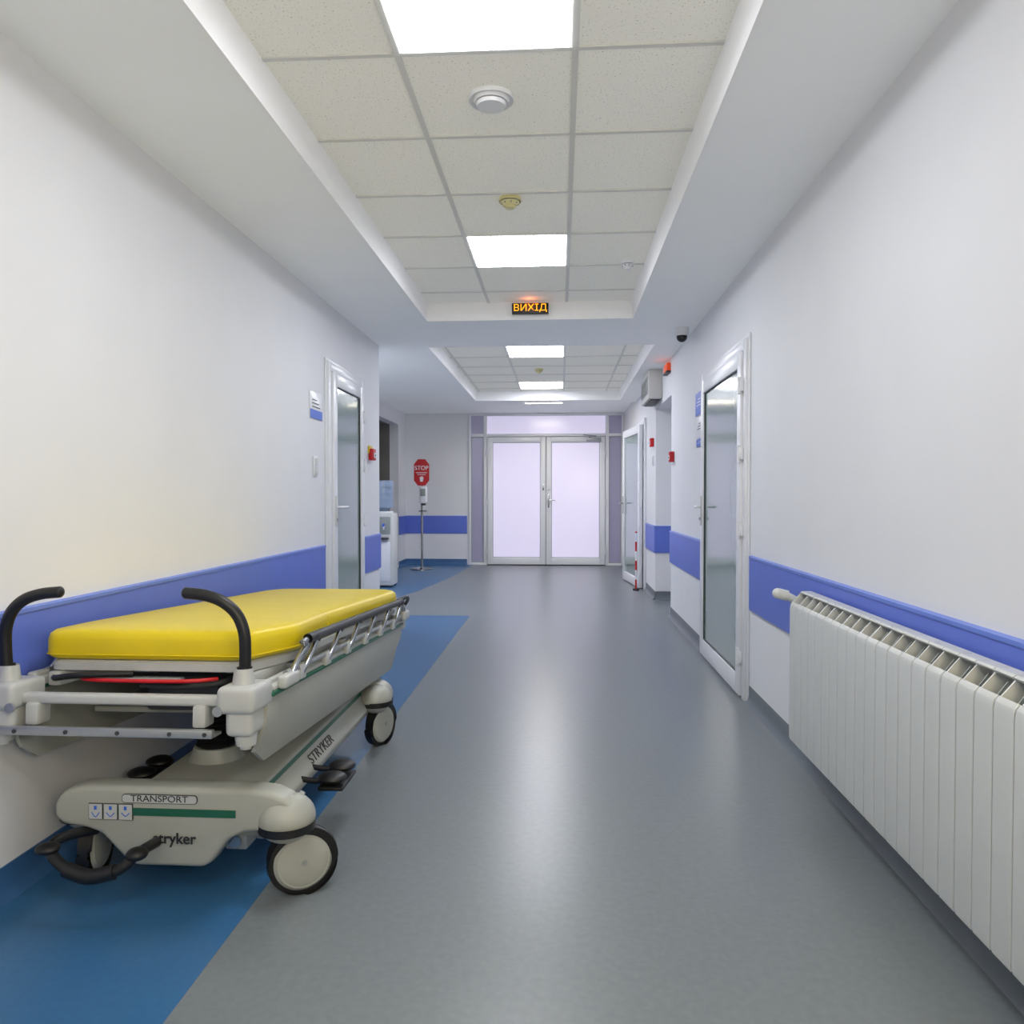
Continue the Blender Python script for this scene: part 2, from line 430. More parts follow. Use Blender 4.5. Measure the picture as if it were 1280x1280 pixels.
# ------------------------------------------------------------ radiator
b = B('wall_radiator')
xf_, xb_ = 0.975, 1.068
n = 30
ytop = 3.29
z0, z1 = 0.165, 0.795
zf = 0.752
for i in range(n):
    ya = ytop-0.08*(i+1); yb = ya+0.08
    pr = [(xf_+0.004, z0), (xf_, z0+0.012), (xf_, zf-0.03), (xf_+0.003, zf-0.012), (xf_+0.012, zf),
          (xf_+0.018, zf-0.003), (xf_+0.012, zf-0.018), (xf_+0.010, zf-0.035), (xf_+0.010, z0+0.012)]
    b.prism(pr, 'Y', ya+0.0025, yb-0.0025, 'whitemet', 0.0015, 1)
    b.box(xf_+0.008, xf_+0.034, ya+0.003, ya+0.008, z0+0.02, zf-0.02, 'whitemet')
    b.box(xf_+0.008, xf_+0.034, yb-0.008, yb-0.003, z0+0.02, zf-0.02, 'whitemet')
    fin = [(xf_+0.010, z0+0.05), (xf_+0.010, zf-0.012), (xf_+0.052, z1-0.006), (xb_-0.006, z1-0.006), (xb_-0.006, z0+0.05)]
    b.prism(fin, 'Y', yb-0.0022, yb+0.0022, 'whitemet')
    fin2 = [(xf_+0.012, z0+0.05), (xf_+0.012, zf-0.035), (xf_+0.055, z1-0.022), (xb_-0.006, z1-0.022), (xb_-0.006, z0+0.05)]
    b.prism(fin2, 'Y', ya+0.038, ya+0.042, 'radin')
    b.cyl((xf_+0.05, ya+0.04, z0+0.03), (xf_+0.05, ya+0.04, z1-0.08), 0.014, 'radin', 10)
    cap = [(xb_-0.006, z0+0.03), (xb_, z0+0.03), (xb_, z1-0.004), (xb_-0.004, z1+0.002), (xf_+0.050, z1+0.002), (xf_+0.044, z1-0.003), (xf_+0.047, z1-0.008), (xb_-0.006, z1-0.006)]
    b.prism(cap, 'Y', ya+0.002, yb-0.002, 'whitemet')
yE = ytop-0.08*n
for z in (0.22, 0.70):
    b.cyl((xf_+0.05, yE, z), (xf_+0.05, ytop, z), 0.019, 'radin', 16)
endp = [(xf_+0.006, z0+0.01), (xf_+0.006, zf-0.01), (xf_+0.05, z1), (xb_, z1), (xb_, z0+0.03)]
b.prism(endp, 'Y', ytop, ytop+0.004, 'whitemet')
b.cyl((xf_+0.05, ytop, 0.735), (xf_+0.05, ytop+0.035, 0.735), 0.02, 'whitemet', 12)
b.cyl((xf_+0.05, ytop+0.03, 0.735), (xf_+0.05, ytop+0.10, 0.735), 0.014, 'metal', 12)
b.cyl((xf_+0.05, ytop+0.05, 0.745), (xf_+0.0, ytop+0.05, 0.772), 0.017, 'whitemet', 12)
b.cyl((xf_+0.005, ytop+0.05, 0.770), (xf_-0.035, ytop+0.05, 0.780), 0.023, 'whitemet', 20)
b.sph((xf_-0.035, ytop+0.05, 0.780), (0.024, 0.023, 0.023), 'whitemet')
b.cyl((xf_+0.05, ytop+0.1, 0.735), (XR, ytop+0.1, 0.735), 0.012, 'whitemet', 12)
b.cyl((xf_+0.05, ytop+0.088, 0.735), (xf_+0.05, ytop+0.112, 0.735), 0.016, 'metal', 12)
b.cyl((xf_+0.05, ytop, 0.22), (xf_+0.05, ytop+0.05, 0.22), 0.02, 'whitemet', 12)
for y in (ytop-0.3, ytop-1.1, ytop-1.9):
    for z in (0.25, 0.7):
        b.box(xb_-0.004, XR, y-0.01, y+0.01, z-0.02, z+0.02, 'whitemet')
b.done()

# ------------------------------------------------------------ exit signs
b = B('exit_sign')
b.box(-0.37, -0.09, 5.85, 5.893, 2.600, 2.680, 'black', 0.004)
b.text('ВИХІД', 0.072, T(-0.23, 5.848, 2.641) @ FACE_CAM, 'amber', 0.001, 1.1, 0.0)
b.done()
b = B('exit_sign')
b.box(1.06, 1.099, 7.68, 7.92, 2.45, 2.53, 'orange', 0.004)
b.box(1.055, 1.099, 7.67, 7.93, 2.435, 2.45, 'dark')
b.done()

b = B('ceiling_air_vent')
c = (-0.26, 2.88)
b.cyl((c[0], c[1], ZT-0.012), (c[0], c[1], ZT), 0.084, 'white', 40, bevel=0.004)
b.cyl((c[0], c[1], ZT-0.022), (c[0], c[1], ZT-0.01), 0.062, 'white', 40, r2=0.07)
b.cyl((c[0], c[1], ZT-0.026), (c[0], c[1], ZT-0.022), 0.050, 'dark', 40)
b.cyl((c[0], c[1], ZT-0.036), (c[0], c[1], ZT-0.026), 0.052, 'white', 40, r2=0.058, bevel=0.003)
b.done()
def smoke(x, y, m, r=0.05):
    bb = B('smoke_detector')
    bb.cyl((x, y, ZT-0.016), (x, y, ZT), r, m, 32, bevel=0.003)
    bb.cyl((x, y, ZT-0.022), (x, y, ZT-0.016), r*0.8, 'radin', 32)
    bb.cyl((x, y, ZT-0.040), (x, y, ZT-0.022), r*0.62, m, 32, r2=r*0.86)
    for k in range(8):
        a = k*math.pi/4+0.2
        bb.box(x+math.cos(a)*r*0.74-0.003, x+math.cos(a)*r*0.74+0.003, y+math.sin(a)*r*0.74-0.003, y+math.sin(a)*r*0.74+0.003, ZT-0.034, ZT-0.024, 'radin')
    bb.cyl((x, y, ZT-0.052), (x, y, ZT-0.040), r*0.40, m, 24, r2=r*0.55)
    bb.done()
smoke(-0.253, 3.85, 'alarm', 0.056)
smoke(0.43, 4.93, 'white', 0.045)
smoke(-0.25, 9.0, 'alarm')

b = B('security_camera')
cx, cy = 0.99, 6.3
b.cyl((cx, cy, ZB-0.035), (cx, cy, ZB), 0.058, 'white', 32, bevel=0.004)
b.cyl((cx, cy, ZB-0.065), (cx, cy, ZB-0.035), 0.052, 'white', 32, r2=0.057)
b.sph((cx, cy, ZB-0.072), (0.043, 0.043, 0.043), 'black')
b.cyl((cx, cy-0.03, ZB-0.082), (cx-0.008, cy-0.05, ZB-0.09), 0.012, 'dark', 16)
b.done()

b = B('air_curtain')
b.box(0.95, 1.099, 8.28, 9.0, 2.25, 2.565, 'tbar', 0.012)
b.box(0.943, 0.952, 8.33, 8.95, 2.31, 2.50, 'radin', 0.003)
for k in range(6):
    b.box(0.939, 0.944, 8.35, 8.93, 2.325+0.026*k, 2.333+0.026*k, 'dark')
b.box(0.98, 1.08, 8.33, 8.95, 2.24, 2.251, 'dark')
b.done()

# ------------------------------------------------------------ wall devices
def callpoint(xw, sg, y, z, s=0.09, yellow=False):
    bb = B('fire_alarm_call_point')
    def bx(a0, a1, ya, yb, za, zb, m, bev=0.003): bb.box(min(xw+sg*a0, xw+sg*a1), max(xw+sg*a0, xw+sg*a1), ya, yb, za, zb, m, bev)
    bx(0.001, 0.045, y-s/2, y+s/2, z-s/2, z+s/2, 'red', 0.006)
    bx(0.045, 0.05, y-s*0.3, y+s*0.3, z-s*0.28, z+s*0.15, 'white')
    bx(0.05, 0.052, y-s*0.1, y+s*0.1, z-s*0.16, z+s*0.04, 'black', 0)
    if yellow:
        bx(0.001, 0.012, y-s*0.6, y+s*0.6, z+s*0.1, z+s*0.75, 'yellow')
    bb.done()
callpoint(XL, 1, 6.52, 1.56, 0.1, True)
callpoint(XR, -1, 7.46, 1.58, 0.1)
callpoint(XR, -1, 9.05, 1.83, 0.1)

def wsign(xw, sg, y0, y1, z0, z1, parts):
    bb = B('room_sign')
    def bx(a0, a1, ya, yb, za, zb, m, bev=0.001): bb.box(min(xw+sg*a0, xw+sg*a1), max(xw+sg*a0, xw+sg*a1), ya, yb, za, zb, m, bev)
    bx(0.001, 0.006, y0, y1, z0, z1, 'white')
    for (fa, fb, m) in parts:
        bx(0.006, 0.008, y0, y1, z0+(z1-z0)*fa, z0+(z1-z0)*fb, m, 0)
    for k in range(3):
        f = 0.42+0.13*k
        tm = 'white' if parts and parts[0][1] == 1.0 else 'text'
        bx(0.008, 0.0092, y0+(y1-y0)*0.15, y1-(y1-y0)*(0.2+0.12*k), z0+(z1-z0)*f, z0+(z1-z0)*(f+0.03), tm, 0)
    bb.done()
wsign(XL, 1, 4.93, 5.18, 1.72, 1.90, [(0, 0.33, 'sysblue')])
wsign(XR, -1, 5.99, 6.24, 1.84, 2.02, [(0.0, 1.0, 'sysblue')])
wsign(XR, -1, 5.99, 6.19, 1.66, 1.82, [])
wsign(XR, -1, 5.99, 6.19, 1.59, 1.65, [(0, 1.0, 'sysblue')])

b = B('light_switch_or_intercom')
b.box(XL+0.001, XL+0.012, 4.99, 5.07, 1.33, 1.47, 'white', 0.004)
b.box(XL+0.012, XL+0.017, 5.0, 5.06, 1.345, 1.395, 'whitemet', 0.002)
b.box(XL+0.012, XL+0.017, 5.0, 5.06, 1.405, 1.455, 'whitemet', 0.002)
b.done()
b = B('light_switch_or_intercom')  # white intercom on the right wall
b.box(XR-0.012, XR-0.001, 9.0, 9.09, 1.55, 1.68, 'white', 0.004)
b.box(XR-0.017, XR-0.012, 9.015, 9.075, 1.565, 1.665, 'whitemet', 0.002)
b.done()

# ------------------------------------------------------------ stop sign / sanitizer stand
b = B('stop_sign_stand')
sx, sy = -2.25, 12.3
b.cyl((sx, sy, 0.001), (sx, sy, 0.015), 0.19, 'metal', 40, bevel=0.004)
b.cyl((sx, sy, 0.015), (sx, sy, 0.04), 0.05, 'metal', 24, r2=0.025)
b.cyl((sx, sy, 0.03), (sx, sy, 1.5), 0.018, 'metal', 16)
hw, hh, k = 0.125, 0.215, 0.065
oct_ = [(-hw+k, -hh), (hw-k, -hh), (hw, -hh+k*1.3), (hw, hh-k*1.3), (hw-k, hh), (-hw+k, hh), (-hw, hh-k*1.3), (-hw, -hh+k*1.3)]
zc = 1.585
b.prism([(sx+p, zc+q) for p, q in oct_], 'Y', sy-0.035, sy-0.025, 'red')
b.text('STOP', 0.095, T(sx, sy-0.0365, zc+0.07) @ FACE_CAM, 'white', 0.0008, 1.0, 0.001)
b.box(sx-0.09, sx+0.09, sy-0.037, sy-0.035, zc-0.01, zc-0.0, 'white')
b.box(sx-0.07, sx+0.07, sy-0.037, sy-0.035, zc-0.04, zc-0.032, 'white')
b.prism([(sx-0.02, zc-0.15), (sx+0.02, zc-0.15), (sx+0.035, zc-0.09), (sx+0.015, zc-0.06), (sx-0.03, zc-0.08)], 'Y', sy-0.037, sy-0.035, 'white')
b.box(sx-0.02, sx+0.10, sy-0.13, sy-0.02, 1.08, 1.36, 'white', 0.02, 3)
b.box(sx+0.0, sx+0.08, sy-0.135, sy-0.125, 1.2, 1.32, 'radin', 0.004)
b.box(sx+0.01, sx+0.07, sy-0.12, sy-0.04, 1.05, 1.08, 'dark', 0.004)
b.box(sx-0.03, sx+0.09, sy-0.14, sy-0.02, 0.95, 0.965, 'dark', 0.004)
b.done()

# ------------------------------------------------------------ water cooler
b = B('water_cooler')
wx, wy = -2.35, 10.0
b.box(wx-0.16, wx+0.16, wy-0.16, wy+0.16, 0.02, 0.98, 'whitemet', 0.02, 3)
b.box(wx-0.13, wx+0.13, wy-0.172, wy-0.155, 0.70, 0.93, 'radin', 0.008)
b.box(wx-0.13, wx+0.13, wy-0.172, wy-0.155, 0.08, 0.60, 'white', 0.008)
b.box(wx-0.11, wx+0.11, wy-0.23, wy-0.15, 0.63, 0.66, 'dark', 0.005)
for dx, m in ((-0.05, 'red'), (0.05, 'sysblue')):
    b.cyl((wx+dx, wy-0.21, 0.80), (wx+dx, wy-0.15, 0.80), 0.014, 'white', 12)
    b.cyl((wx+dx, wy-0.20, 0.76), (wx+dx, wy-0.20, 0.80), 0.010, 'white', 12)
    b.box(wx+dx-0.012, wx+dx+0.012, wy-0.22, wy-0.19, 0.80, 0.84, m, 0.003)
b.cyl((wx, wy, 0.98), (wx, wy, 1.0), 0.13, 'white', 32)
b.cyl((wx, wy, 1.0), (wx, wy, 1.06), 0.05, 'bottle', 32, r2=0.13)
for k in range(4):
    b.cyl((wx, wy, 1.06+0.085*k), (wx, wy, 1.06+0.085*k+0.072), 0.135, 'bottle', 32, bevel=0.012)
    b.cyl((wx, wy, 1.06+0.085*k+0.06), (wx, wy, 1.06+0.085*k+0.09), 0.126, 'bottle', 32)
for dx in (-0.13, 0.13):
    for dy in (-0.13, 0.13):
        b.cyl((wx+dx, wy+dy, 0), (wx+dx, wy+dy, 0.025), 0.015, 'dark', 10)
b.done()

b = B('barrier_post')
px, py = 0.965, 9.72
b.cyl((px, py, 0), (px, py, 0.02), 0.04, 'dark', 24, bevel=0.003)
for k in range(6):
    b.cyl((px, py, 0.02+0.12*k), (px, py, 0.14+0.12*k), 0.012, 'red' if k % 2 == 0 else 'white', 14)
b.sph((px, py, 0.74), (0.015, 0.015, 0.015), 'red', 12)
b.done()

# ------------------------------------------------------------ hospital gurney
b = B('hospital_gurney')
CX = -1.23
tilt = T(0, 3.1, 0.6) @ Matrix.Rotation(math.radians(-3.2), 4, 'X') @ T(0, -3.1, -0.6)
b.xf = tilt
def loft(bb, outline_fn, levels, m):
    t = bmesh.new(); rings = []
    for inset, z in levels:
        rings.append([t.verts.new((x, y, z)) for x, y in outline_fn(inset)])
    n = len(rings[0])
    for i in range(len(rings)-1):
        for k in range(n):
            t.faces.new((rings[i][k], rings[i][(k+1) % n], rings[i+1][(k+1) % n], rings[i+1][k]))
    t.faces.new(list(reversed(rings[0]))); t.faces.new(rings[-1])
    bmesh.ops.recalc_face_normals(t, faces=t.faces)
    bb.put(t, m)
def roundpoly(pts, rad, seg=6):
    out = []; n = len(pts)
    for i in range(n):
        p = Vector(pts[i]); a = Vector(pts[i-1]); c = Vector(pts[(i+1) % n])
        d0 = (a-p); d1 = (c-p)
        r = min(rad, d0.length*0.45, d1.length*0.45)
        s0 = p+d0.normalized()*r; s1 = p+d1.normalized()*r
        for k in range(seg+1):
            u = k/seg
            out.append(tuple((1-u)**2*s0+2*u*(1-u)*p+u*u*s1))
    return out
def mat_outline(ins):
    w = 0.36-ins
    y0, y1 = 2.20+ins, 4.13-ins
    pts = [(CX-w+0.02, y0), (CX+w-0.06, y0), (CX+w+0.01, y0+0.24), (CX+w-0.014, y0+0.62), (CX+w, y1-0.12), (CX+w-0.05, y1), (CX-w+0.05, y1), (CX-w, y1-0.12), (CX-w-0.0, y0+0.2)]
    return roundpoly(pts, 0.05)
zm0, zm1 = 0.652, 0.745
loft(b, mat_outline, [(0.03, zm0), (0.012, zm0+0.003), (0.003, zm0+0.012), (0.0, zm0+0.025), (0.0, zm1-0.03), (0.004, zm1-0.014), (0.014, zm1-0.004), (0.03, zm1), (0.12, zm1+0.004)], 'yellow')
o = mat_outline(-0.001)
b.tube([(x, y, zm0+0.018) for x, y in o]+[(o[0][0], o[0][1], zm0+0.018)], 0.0025, 'yellow', 0, 6)
for yy in (2.84,):
    b.tube([(CX-0.362, yy, zm0+0.02), (CX-0.358, yy, zm1-0.02), (CX-0.33, yy, zm1-0.001), (CX-0.2, yy, zm1+0.001), (CX+0.2, yy, zm1+0.001), (CX+0.32, yy, zm1-0.001), (CX+0.345, yy, zm1-0.02), (CX+0.348, yy, zm0+0.02)], 0.0022, 'yellow', 0, 6)
def deck(ins):
    w = 0.345-ins
    pts = [(CX-w+0.02, 2.21+ins), (CX+w-0.05, 2.21+ins), (CX+w, 2.42), (CX+w, 4.05), (CX+w-0.04, 4.12-ins), (CX-w+0.04, 4.12-ins), (CX-w, 4.05), (CX-w, 2.42)]
    return roundpoly(pts, 0.04)
loft(b, deck, [(0.01, 0.618), (0.0, 0.622), (0.0, 0.645), (0.008, 0.652)], 'beige2')
for sx in (-1, 1):
    b.box(CX+sx*0.30-0.02, CX+sx*0.30+0.02, 2.2, 4.05, 0.575, 0.618, 'beige2', 0.006)
    b.box(CX+sx*0.355-0.012, CX+sx*0.355+0.012, 2.2, 4.08, 0.575, 0.60, 'beige2', 0.005)
for y in (2.5, 3.1, 3.75):
    b.box(CX-0.34, CX+0.34, y-0.03, y+0.03, 0.57, 0.61, 'alu', 0.005)
for sx in (-1, 1):
    t = bmesh.new()
    xo = lambda d: CX+sx*d
    cols = [(2.13, 0.41, 0.562), (2.20, 0.365, 0.562), (3.88, 0.345, 0.562), (3.98, 0.42, 0.562)]
    prof = lambda zb, zt: [(0.385, zt), (0.392, zt-0.03), (0.385, (zb+zt)/2), (0.365, zb+0.02), (0.355, zb)]
    ring = []
    for (y, zb, zt_) in cols:
        pr = prof(zb, zt_)
        outer = [t.verts.new((xo(d), y, z)) for d, z in pr]
        inner = [t.verts.new((xo(d-0.012), y, z)) for d, z in reversed(pr)]
        ring.append(outer+inner)
    nn = len(ring[0])
    for i in range(len(ring)-1):
        for k in range(nn):
            t.faces.new((ring[i][k], ring[i][(k+1) % nn], ring[i+1][(k+1) % nn], ring[i+1][k]))
    t.faces.new(ring[0]); t.faces.new(list(reversed(ring[-1])))
    bmesh.ops.recalc_face_normals(t, faces=t.faces)
    b.put(t, 'beige')
    b.box(xo(0.374)-0.024, xo(0.374)+0.024, 2.16, 4.0, 0.562, 0.575, 'green', 0.003)
    b.box(xo(0.372)-0.02, xo(0.372)+0.02, 2.18, 4.0, 0.575, 0.588, 'beige2', 0.003)
b.box(CX-0.33, CX+0.33, 2.45, 3.9, 0.44, 0.46, 'beige', 0.006)
b.box(CX-0.12, CX+0.12, 2.40, 3.8, 0.46, 0.575, 'dark', 0.01)
for ye, sg in ((2.09, 1), (4.10, -1)):
    near = sg == 1
    for sx in (-1, 1):
        cxk = CX+sx*0.335-(0.025 if sx < 0 else 0)
        if near:
            b.box(cxk-0.055, cxk+0.055, ye-0.06, ye+0.09, 0.535, 0.612, 'beige2', 0.018, 4)
            b.box(cxk-0.035, cxk+0.045, ye-0.045, ye+0.10, 0.47, 0.56, 'beige2', 0.018, 4)
            b.cyl((cxk, ye, 0.59), (cxk, ye, 0.65), 0.036, 'beige2', 24, r2=0.024, bevel=0.006)
            b.cyl((cxk+0.01*sx, ye, 0.445), (cxk+0.01*sx, ye, 0.475), 0.026, 'beige2', 20, r2=0.034, bevel=0.005)
            b.cyl((cxk+0.01*sx, ye, 0.43), (cxk+0.01*sx, ye, 0.445), 0.016, 'beige2', 16)
            b.cyl((cxk-sx*0.048, ye-0.062, 0.545), (cxk-sx*0.048, ye-0.055, 0.545), 0.014, 'alu', 16)
        else:
            cxk = CX+sx*0.335
            b.box(cxk-0.03, cxk+0.05, ye-0.05, ye+0.03, 0.53, 0.61, 'beige2', 0.015, 3)
            b.box(cxk+sx*0.03-0.02, cxk+sx*0.03+0.02, ye-0.04, ye+0.04, 0.60, 0.66, 'beige2', 0.012, 3)
    b.box(CX-0.32, CX+0.30, ye-0.02, ye+0.02, 0.548, 0.578, 'beige2', 0.010, 3)
    if near:
        b.box(CX-0.35, CX+0.27, ye-0.055, ye-0.035, 0.468, 0.492, 'alu', 0.003)
        b.box(CX-0.35, CX+0.27, ye-0.035, ye+0.01, 0.468, 0.476, 'alu', 0.002)
        for dx in (-0.3, -0.15, 0.0, 0.15, 0.25):
            b.cyl((CX+dx, ye-0.058, 0.48), (CX+dx, ye-0.054, 0.48), 0.006, 'dark', 10)
        for dx in (-0.27, 0.22):
            b.box(CX+dx-0.02, CX+dx+0.02, ye-0.03, ye+0.03, 0.49, 0.555, 'beige2', 0.008)
        b.box(CX-0.18, CX+0.10, ye+0.10, ye+0.13, 0.59, 0.605, 'alu', 0.004)
b.tube([(CX-0.21, 2.19, 0.605), (CX-0.15, 2.17, 0.60), (CX+0.12, 2.17, 0.60), (CX+0.2, 2.22, 0.60)], 0.006, 'red', 4)
b.tube([(CX-0.29, 2.3, 0.62), (CX-0.30, 2.2, 0.60), (CX-0.20, 2.16, 0.615), (CX-0.05, 2.2, 0.615)], 0.009, 'black', 4)
b.tube([(CX+0.24, 2.34, 0.60), (CX+0.2, 2.24, 0.585), (CX+0.1, 2.22, 0.575), (CX-0.05, 2.24, 0.575)], 0.009, 'dark', 4)
for sx in (-1, 1):
    hx = CX+sx*0.338-(0.028 if sx < 0 else 0)
    pts = [(hx, 2.09, 0.63), (hx+sx*0.003, 2.085, 0.70), (hx, 2.08, 0.76), (hx-sx*0.02, 2.075, 0.81), (hx-sx*0.06, 2.07, 0.845), (hx-sx*0.11, 2.07, 0.862), (hx-sx*0.165, 2.07, 0.868)]
    b.tube(pts, 0.0165, 'black', 6, 18)
    b.sph((pts[-1][0], pts[-1][1], pts[-1][2]), (0.012, 0.0165, 0.0165), 'black')
    b.cyl((hx, 2.09, 0.635), (hx, 2.09, 0.66), 0.021, 'black', 18)
for sx in (-1, 1):
    if sx == -1: rx = CX-0.375
    else: rx = CX+0.405
    zt_, zb_ = 0.695, 0.612
    b.tube([(rx, 2.28, 0.60), (rx, 2.33, 0.635), (rx, 2.42, zt_-0.02), (rx, 2.50, zt_), (rx, 3.80, zt_), (rx, 3.90, zt_-0.01), (rx, 3.96, zt_-0.05), (rx, 3.97, 0.62)], 0.010, 'metal', 5, 14)
    b.tube([(rx, 2.50, zt_), (rx, 2.52, zt_), (rx, 3.80, zt_), (rx, 3.84, zt_)], 0.0165, 'dark', 2, 14)
    b.tube([(rx-sx*0.01, 2.26, zb_), (rx-sx*0.01, 4.0, zb_)], 0.009, 'alu', 0, 12)
    for k in range(6):
        y = 2.42+0.27*k
        b.tube([(rx-sx*0.008, y-0.03, zb_-0.025), (rx+sx*0.004, y+0.0, zb_+0.01), (rx+sx*0.004, y+0.10, zt_-0.005)], 0.0085, 'metal', 4, 12)
        b.box(rx-sx*0.01-0.012, rx-sx*0.01+0.012, y-0.055, y+0.0, zb_-0.04, zb_+0.008, 'beige2', 0.006)
        b.cyl((rx+sx*0.014, y+0.095, zt_-0.005), (rx-sx*0.014, y+0.095, zt_-0.005), 0.014, 'dark', 14)
    b.box(rx-0.016, rx+0.016, 2.20, 2.32, 0.575, 0.615, 'beige2', 0.01, 3)
    b.box(rx-0.014, rx+0.014, 3.95, 4.06, 0.59, 0.64, 'beige2', 0.01, 3)
b.tube([(CX+0.39, 3.9, 0.70), (CX+0.41, 4.0, 0.71), (CX+0.40, 4.1, 0.69), (CX+0.37, 4.14, 0.65)], 0.009, 'dark', 4)

b.xf = Matrix.Identity(4)
BX = -1.14
for y in (2.56, 3.4):
    for k in range(9):
        z = 0.335+0.019*k
        b.cyl((BX-0.05, y, z), (BX-0.05, y, z+0.0095), 0.058, 'black', 28, r2=0.070)
        b.cyl((BX-0.05, y, z+0.0095), (BX-0.05, y, z+0.019), 0.070, 'black', 28, r2=0.058)
    b.cyl((BX-0.05, y, 0.28), (BX-0.05, y, 0.337), 0.10, 'beige', 28, r2=0.075)
    b.cyl((BX-0.05, y, 0.49), (BX-0.05, y, 0.58), 0.045, 'dark', 20)
    b.box(BX-0.15, BX+0.05, y-0.1, y+0.1, 0.50, 0.56, 'dark', 0.01)
b.prism([(BX-0.23, 0.16), (BX+0.23, 0.16), (BX+0.245, 0.20), (BX+0.19, 0.28), (BX+0.10, 0.295), (BX-0.10, 0.295), (BX-0.19, 0.28), (BX-0.245, 0.20)], 'Y', 2.24, 3.68, 'beige', 0.012, 3)
nrm = Vector((0.08, 0, 0.055)).normalized()
up = Vector((-0.055, 0, 0.08)).normalized()
cpos = Vector((BX+0.2175, 2.95, 0.240))+nrm*0.002
rotm = Matrix(((0, up.x, nrm.x, cpos.x), (1, up.y, nrm.y, cpos.y), (0, up.z, nrm.z, cpos.z), (0, 0, 0, 1)))
def slab(yc, uc, ly, lu, m, th=0.0015):
    t = bmesh.new(); bmesh.ops.create_cube(t, size=1)
    t.transform(rotm @ T(yc, uc, 0) @ Matrix.Diagonal((ly, lu, th, 1))); b.put(t, m)
slab(0.0, 0.030, 1.15, 0.014, 'green')
b.text('STRYKER', 0.052, rotm @ T(-0.10, -0.014, 0), 'dark', 0.0008, 1.3)
def hood(y0, y1, w, dz):
    s_ = w
    pts = [(-0.26*s_, 0.337), (-0.33*s_, 0.335), (-0.385*s_, 0.315), (-0.41*s_, 0.280), (-0.41*s_, 0.240), (-0.38*s_, 0.218),
           (-0.30*s_, 0.208), (-0.25*s_, 0.195), (-0.15, 0.118), (-0.12, 0.100), (0.09, 0.100), (0.115, 0.118), (0.18*s_, 0.185), (0.24*s_, 0.208),
           (0.30*s_, 0.212), (0.38*s_, 0.218), (0.41*s_, 0.240), (0.41*s_, 0.275), (0.385*s_, 0.308), (0.33*s_, 0.330), (0.26*s_, 0.337), (0, 0.337)]
    b.prism([(BX+x, z-(dz if z > 0.21 else 0)) for x, z in pts], 'Y', y0, y1, 'beige', 0.02, 4)
hood(2.16, 2.245, 0.90, 0)
hood(3.60, 3.70, 0.78, 0.03)
FY = 2.1585
b.box(BX-0.19, BX+0.19, FY-0.002, FY+0.002, 0.254, 0.276, 'green', 0.0)
lz = -0.007
lab = roundpoly([(BX-0.155, 0.298+lz), (BX+0.075, 0.298+lz), (BX+0.075, 0.325+lz), (BX-0.155, 0.325+lz)], 0.012)
b.prism(lab, 'Y', FY-0.0015, FY+0.002, 'text')
lab = roundpoly([(BX-0.153, 0.300+lz), (BX+0.073, 0.300+lz), (BX+0.073, 0.323+lz), (BX-0.153, 0.323+lz)], 0.011)
b.prism(lab, 'Y', FY-0.0025, FY+0.002, 'beige2')
b.text('TRANSPORT', 0.027, T(BX-0.04, FY-0.003, 0.312+lz) @ FACE_CAM, 'text', 0.0005, 1.15)
b.text('stryker', 0.045, T(BX+0.005, FY-0.003, 0.188) @ FACE_CAM, 'text', 0.0008, 1.0, 0.0007)
for k in range(3):
    x = BX-0.235+0.046*k
    b.box(x-0.0215, x+0.0215, FY-0.003, FY, 0.240, 0.288, 'text', 0.0)
    b.box(x-0.0200, x+0.0200, FY-0.004, FY, 0.2415, 0.2865, 'beige2', 0.0)
    b.tube([(x-0.012, FY-0.004, 0.262), (x, FY-0.004, 0.248+0.002*k), (x+0.012, FY-0.004, 0.262)], 0.0014, 'sysblue', 4, 6)
    b.box(x-0.004, x+0.004, FY-0.005, FY, 0.270, 0.281, 'sysblue')
def caster(x, y, ang, dz=0.0):
    b.xf = T(x, y, 0) @ Matrix.Rotation(math.radians(ang), 4, 'Z')
    b.sph((0, 0, 0.238-dz), (0.078, 0.085, 0.072-dz), 'beige', 28)
    b.cyl((0, 0, 0.212), (0, 0, 0.226), 0.084, 'black', 36, bevel=0.005)
    b.cyl((0, 0, 0.205), (0, 0, 0.215), 0.035, 'beige2', 24)
    wy = 0.045
    b.cyl((-0.017, wy, 0.103), (0.017, wy, 0.103), 0.103, 'black', 56, bevel=0.008)
    for s_ in (-1, 1):
        b.cyl((s_*0.014, wy, 0.103), (s_*0.024, wy, 0.103), 0.088, 'beige', 48, r2=0.078)
        b.sph((s_*0.021, wy, 0.103), (0.010, 0.076, 0.076), 'beige', 28)
        b.cyl((s_*0.028, wy, 0.103), (s_*0.034, wy, 0.103), 0.008, 'alu', 16)
    b.prism([(-0.03, 0.212), (0.05, 0.212), (wy+0.02, 0.15), (wy+0.016, 0.095), (wy-0.012, 0.092), (wy-0.03, 0.15)], 'X', -0.034, -0.028, 'beige2', 0.002)
    b.xf = Matrix.Identity(4)
caster(BX+0.325, 2.21, -58)
caster(BX-0.325, 2.27, 12)
caster(BX+0.262, 3.56, -20, 0.006)
caster(BX-0.30, 3.60, 8, 0.006)
b.tube([(BX-0.26, 2.20, 0.19), (BX-0.30, 2.12, 0.205), (BX-0.31, 2.06, 0.195), (BX-0.25, 2.03, 0.158), (BX-0.17, 2.02, 0.140), (BX-0.09, 2.03, 0.155), (BX-0.05, 2.06, 0.190), (BX-0.04, 2.14, 0.185)], 0.015, 'black', 6, 14)
b.tube([(BX-0.24, 2.027, 0.153), (BX-0.17, 2.018, 0.139), (BX-0.10, 2.027, 0.151)], 0.021, 'black', 5, 14)
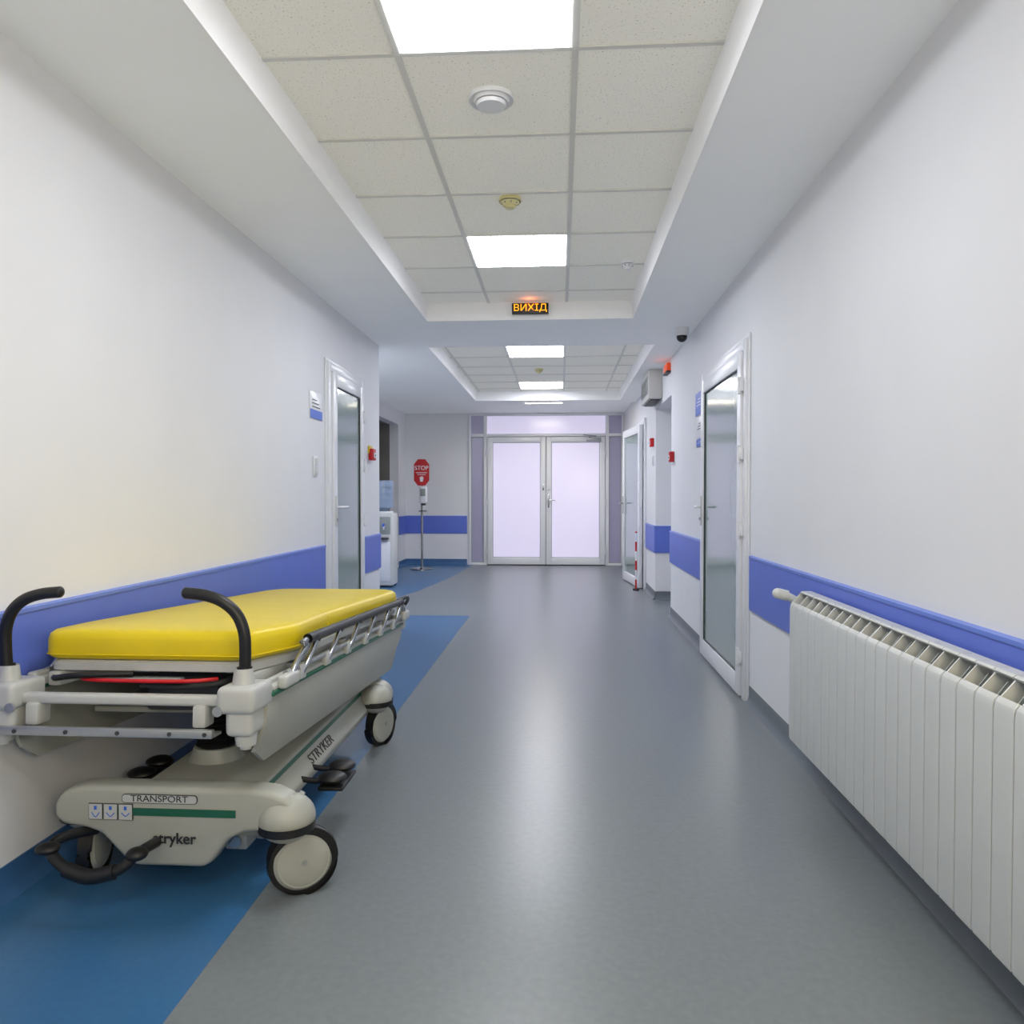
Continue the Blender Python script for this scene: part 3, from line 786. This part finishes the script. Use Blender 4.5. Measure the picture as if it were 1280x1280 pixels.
b.sph((BX-0.048, 2.05, 0.192), (0.030, 0.03, 0.018), 'black'); b.sph((BX-0.31, 2.05, 0.200), (0.034, 0.03, 0.016), 'black')
b.tube([(BX+0.10, 2.35, 0.13), (BX+0.22, 2.35, 0.12), (BX+0.27, 2.4, 0.17), (BX+0.29, 2.45, 0.22)], 0.010, 'beige2', 4)
b.box(BX+0.11, BX+0.18, 2.26, 2.34, 0.11, 0.19, 'alu', 0.008)
b.cyl((BX+0.145, 2.25, 0.14), (BX+0.145, 2.27, 0.14), 0.02, 'metal', 16)
b.cyl((BX, 2.4, 0.14), (BX, 3.58, 0.14), 0.015, 'metal', 12)
for sx in (-1, 1):
    for k, yy in enumerate((2.60, 2.72)):
        px_ = BX+sx*0.345
        b.tube([(BX+sx*0.21, yy, 0.21), (BX+sx*0.28, yy, 0.20), (px_, yy, 0.205)], 0.010, 'black', 3)
        b.sph((px_, yy, 0.215), (0.05, 0.045, 0.018), 'black')
    b.box(BX+sx*0.345-0.045, BX+sx*0.345+0.045, 2.57, 2.75, 0.175, 0.19, 'black', 0.006)
b.done()

# ------------------------------------------------------------ lights
def area(name, loc, target, size, power, col, sy=None):
    l = bpy.data.lights.new(name, 'AREA'); l.energy = power; l.color = col; l.size = size
    if sy: l.shape = 'RECTANGLE'; l.size_y = sy
    o = bpy.data.objects.new(name, l); scene.collection.objects.link(o)
    o.location = loc
    o.rotation_euler = (Vector(target)-Vector(loc)).to_track_quat('-Z', 'Y').to_euler()
    return o
area('warm_fill_area', (0.9, -0.6, 1.7), (-1.65, 2.0, 1.2), 0.8, 32, (1.0, 0.84, 0.52))  # added unseen fill that warms the near left wall; no fitting here
l = bpy.data.lights.new('exit_glow', 'POINT'); l.energy = 0.25; l.color = (1, 0.2, 0.05); l.shadow_soft_size = 0.03
o = bpy.data.objects.new('exit_glow', l); o.location = (-0.23, 5.80, 2.665); scene.collection.objects.link(o)
l = bpy.data.lights.new('exit_glow_side', 'POINT'); l.energy = 0.06; l.color = (1, 0.2, 0.05); l.shadow_soft_size = 0.03
o = bpy.data.objects.new('exit_glow_side', l); o.location = (1.0, 7.75, 2.53); scene.collection.objects.link(o)

w = bpy.data.worlds.new('World'); scene.world = w; w.use_nodes = True
w.node_tree.nodes['Background'].inputs['Color'].default_value = (0.8, 0.85, 1, 1)
w.node_tree.nodes['Background'].inputs['Strength'].default_value = 0.3

# ------------------------------------------------------------ camera
cd = bpy.data.cameras.new('Camera'); cam = bpy.data.objects.new('Camera', cd); scene.collection.objects.link(cam)
cd.sensor_width = 36; cd.sensor_fit = 'HORIZONTAL'; cd.lens = 36*950/1280
cd.clip_start = 0.05
cam.location = (0, 0, 1.2)
cam.rotation_euler = (math.radians(90-1.2), 0, math.radians(3.61))
scene.camera = cam
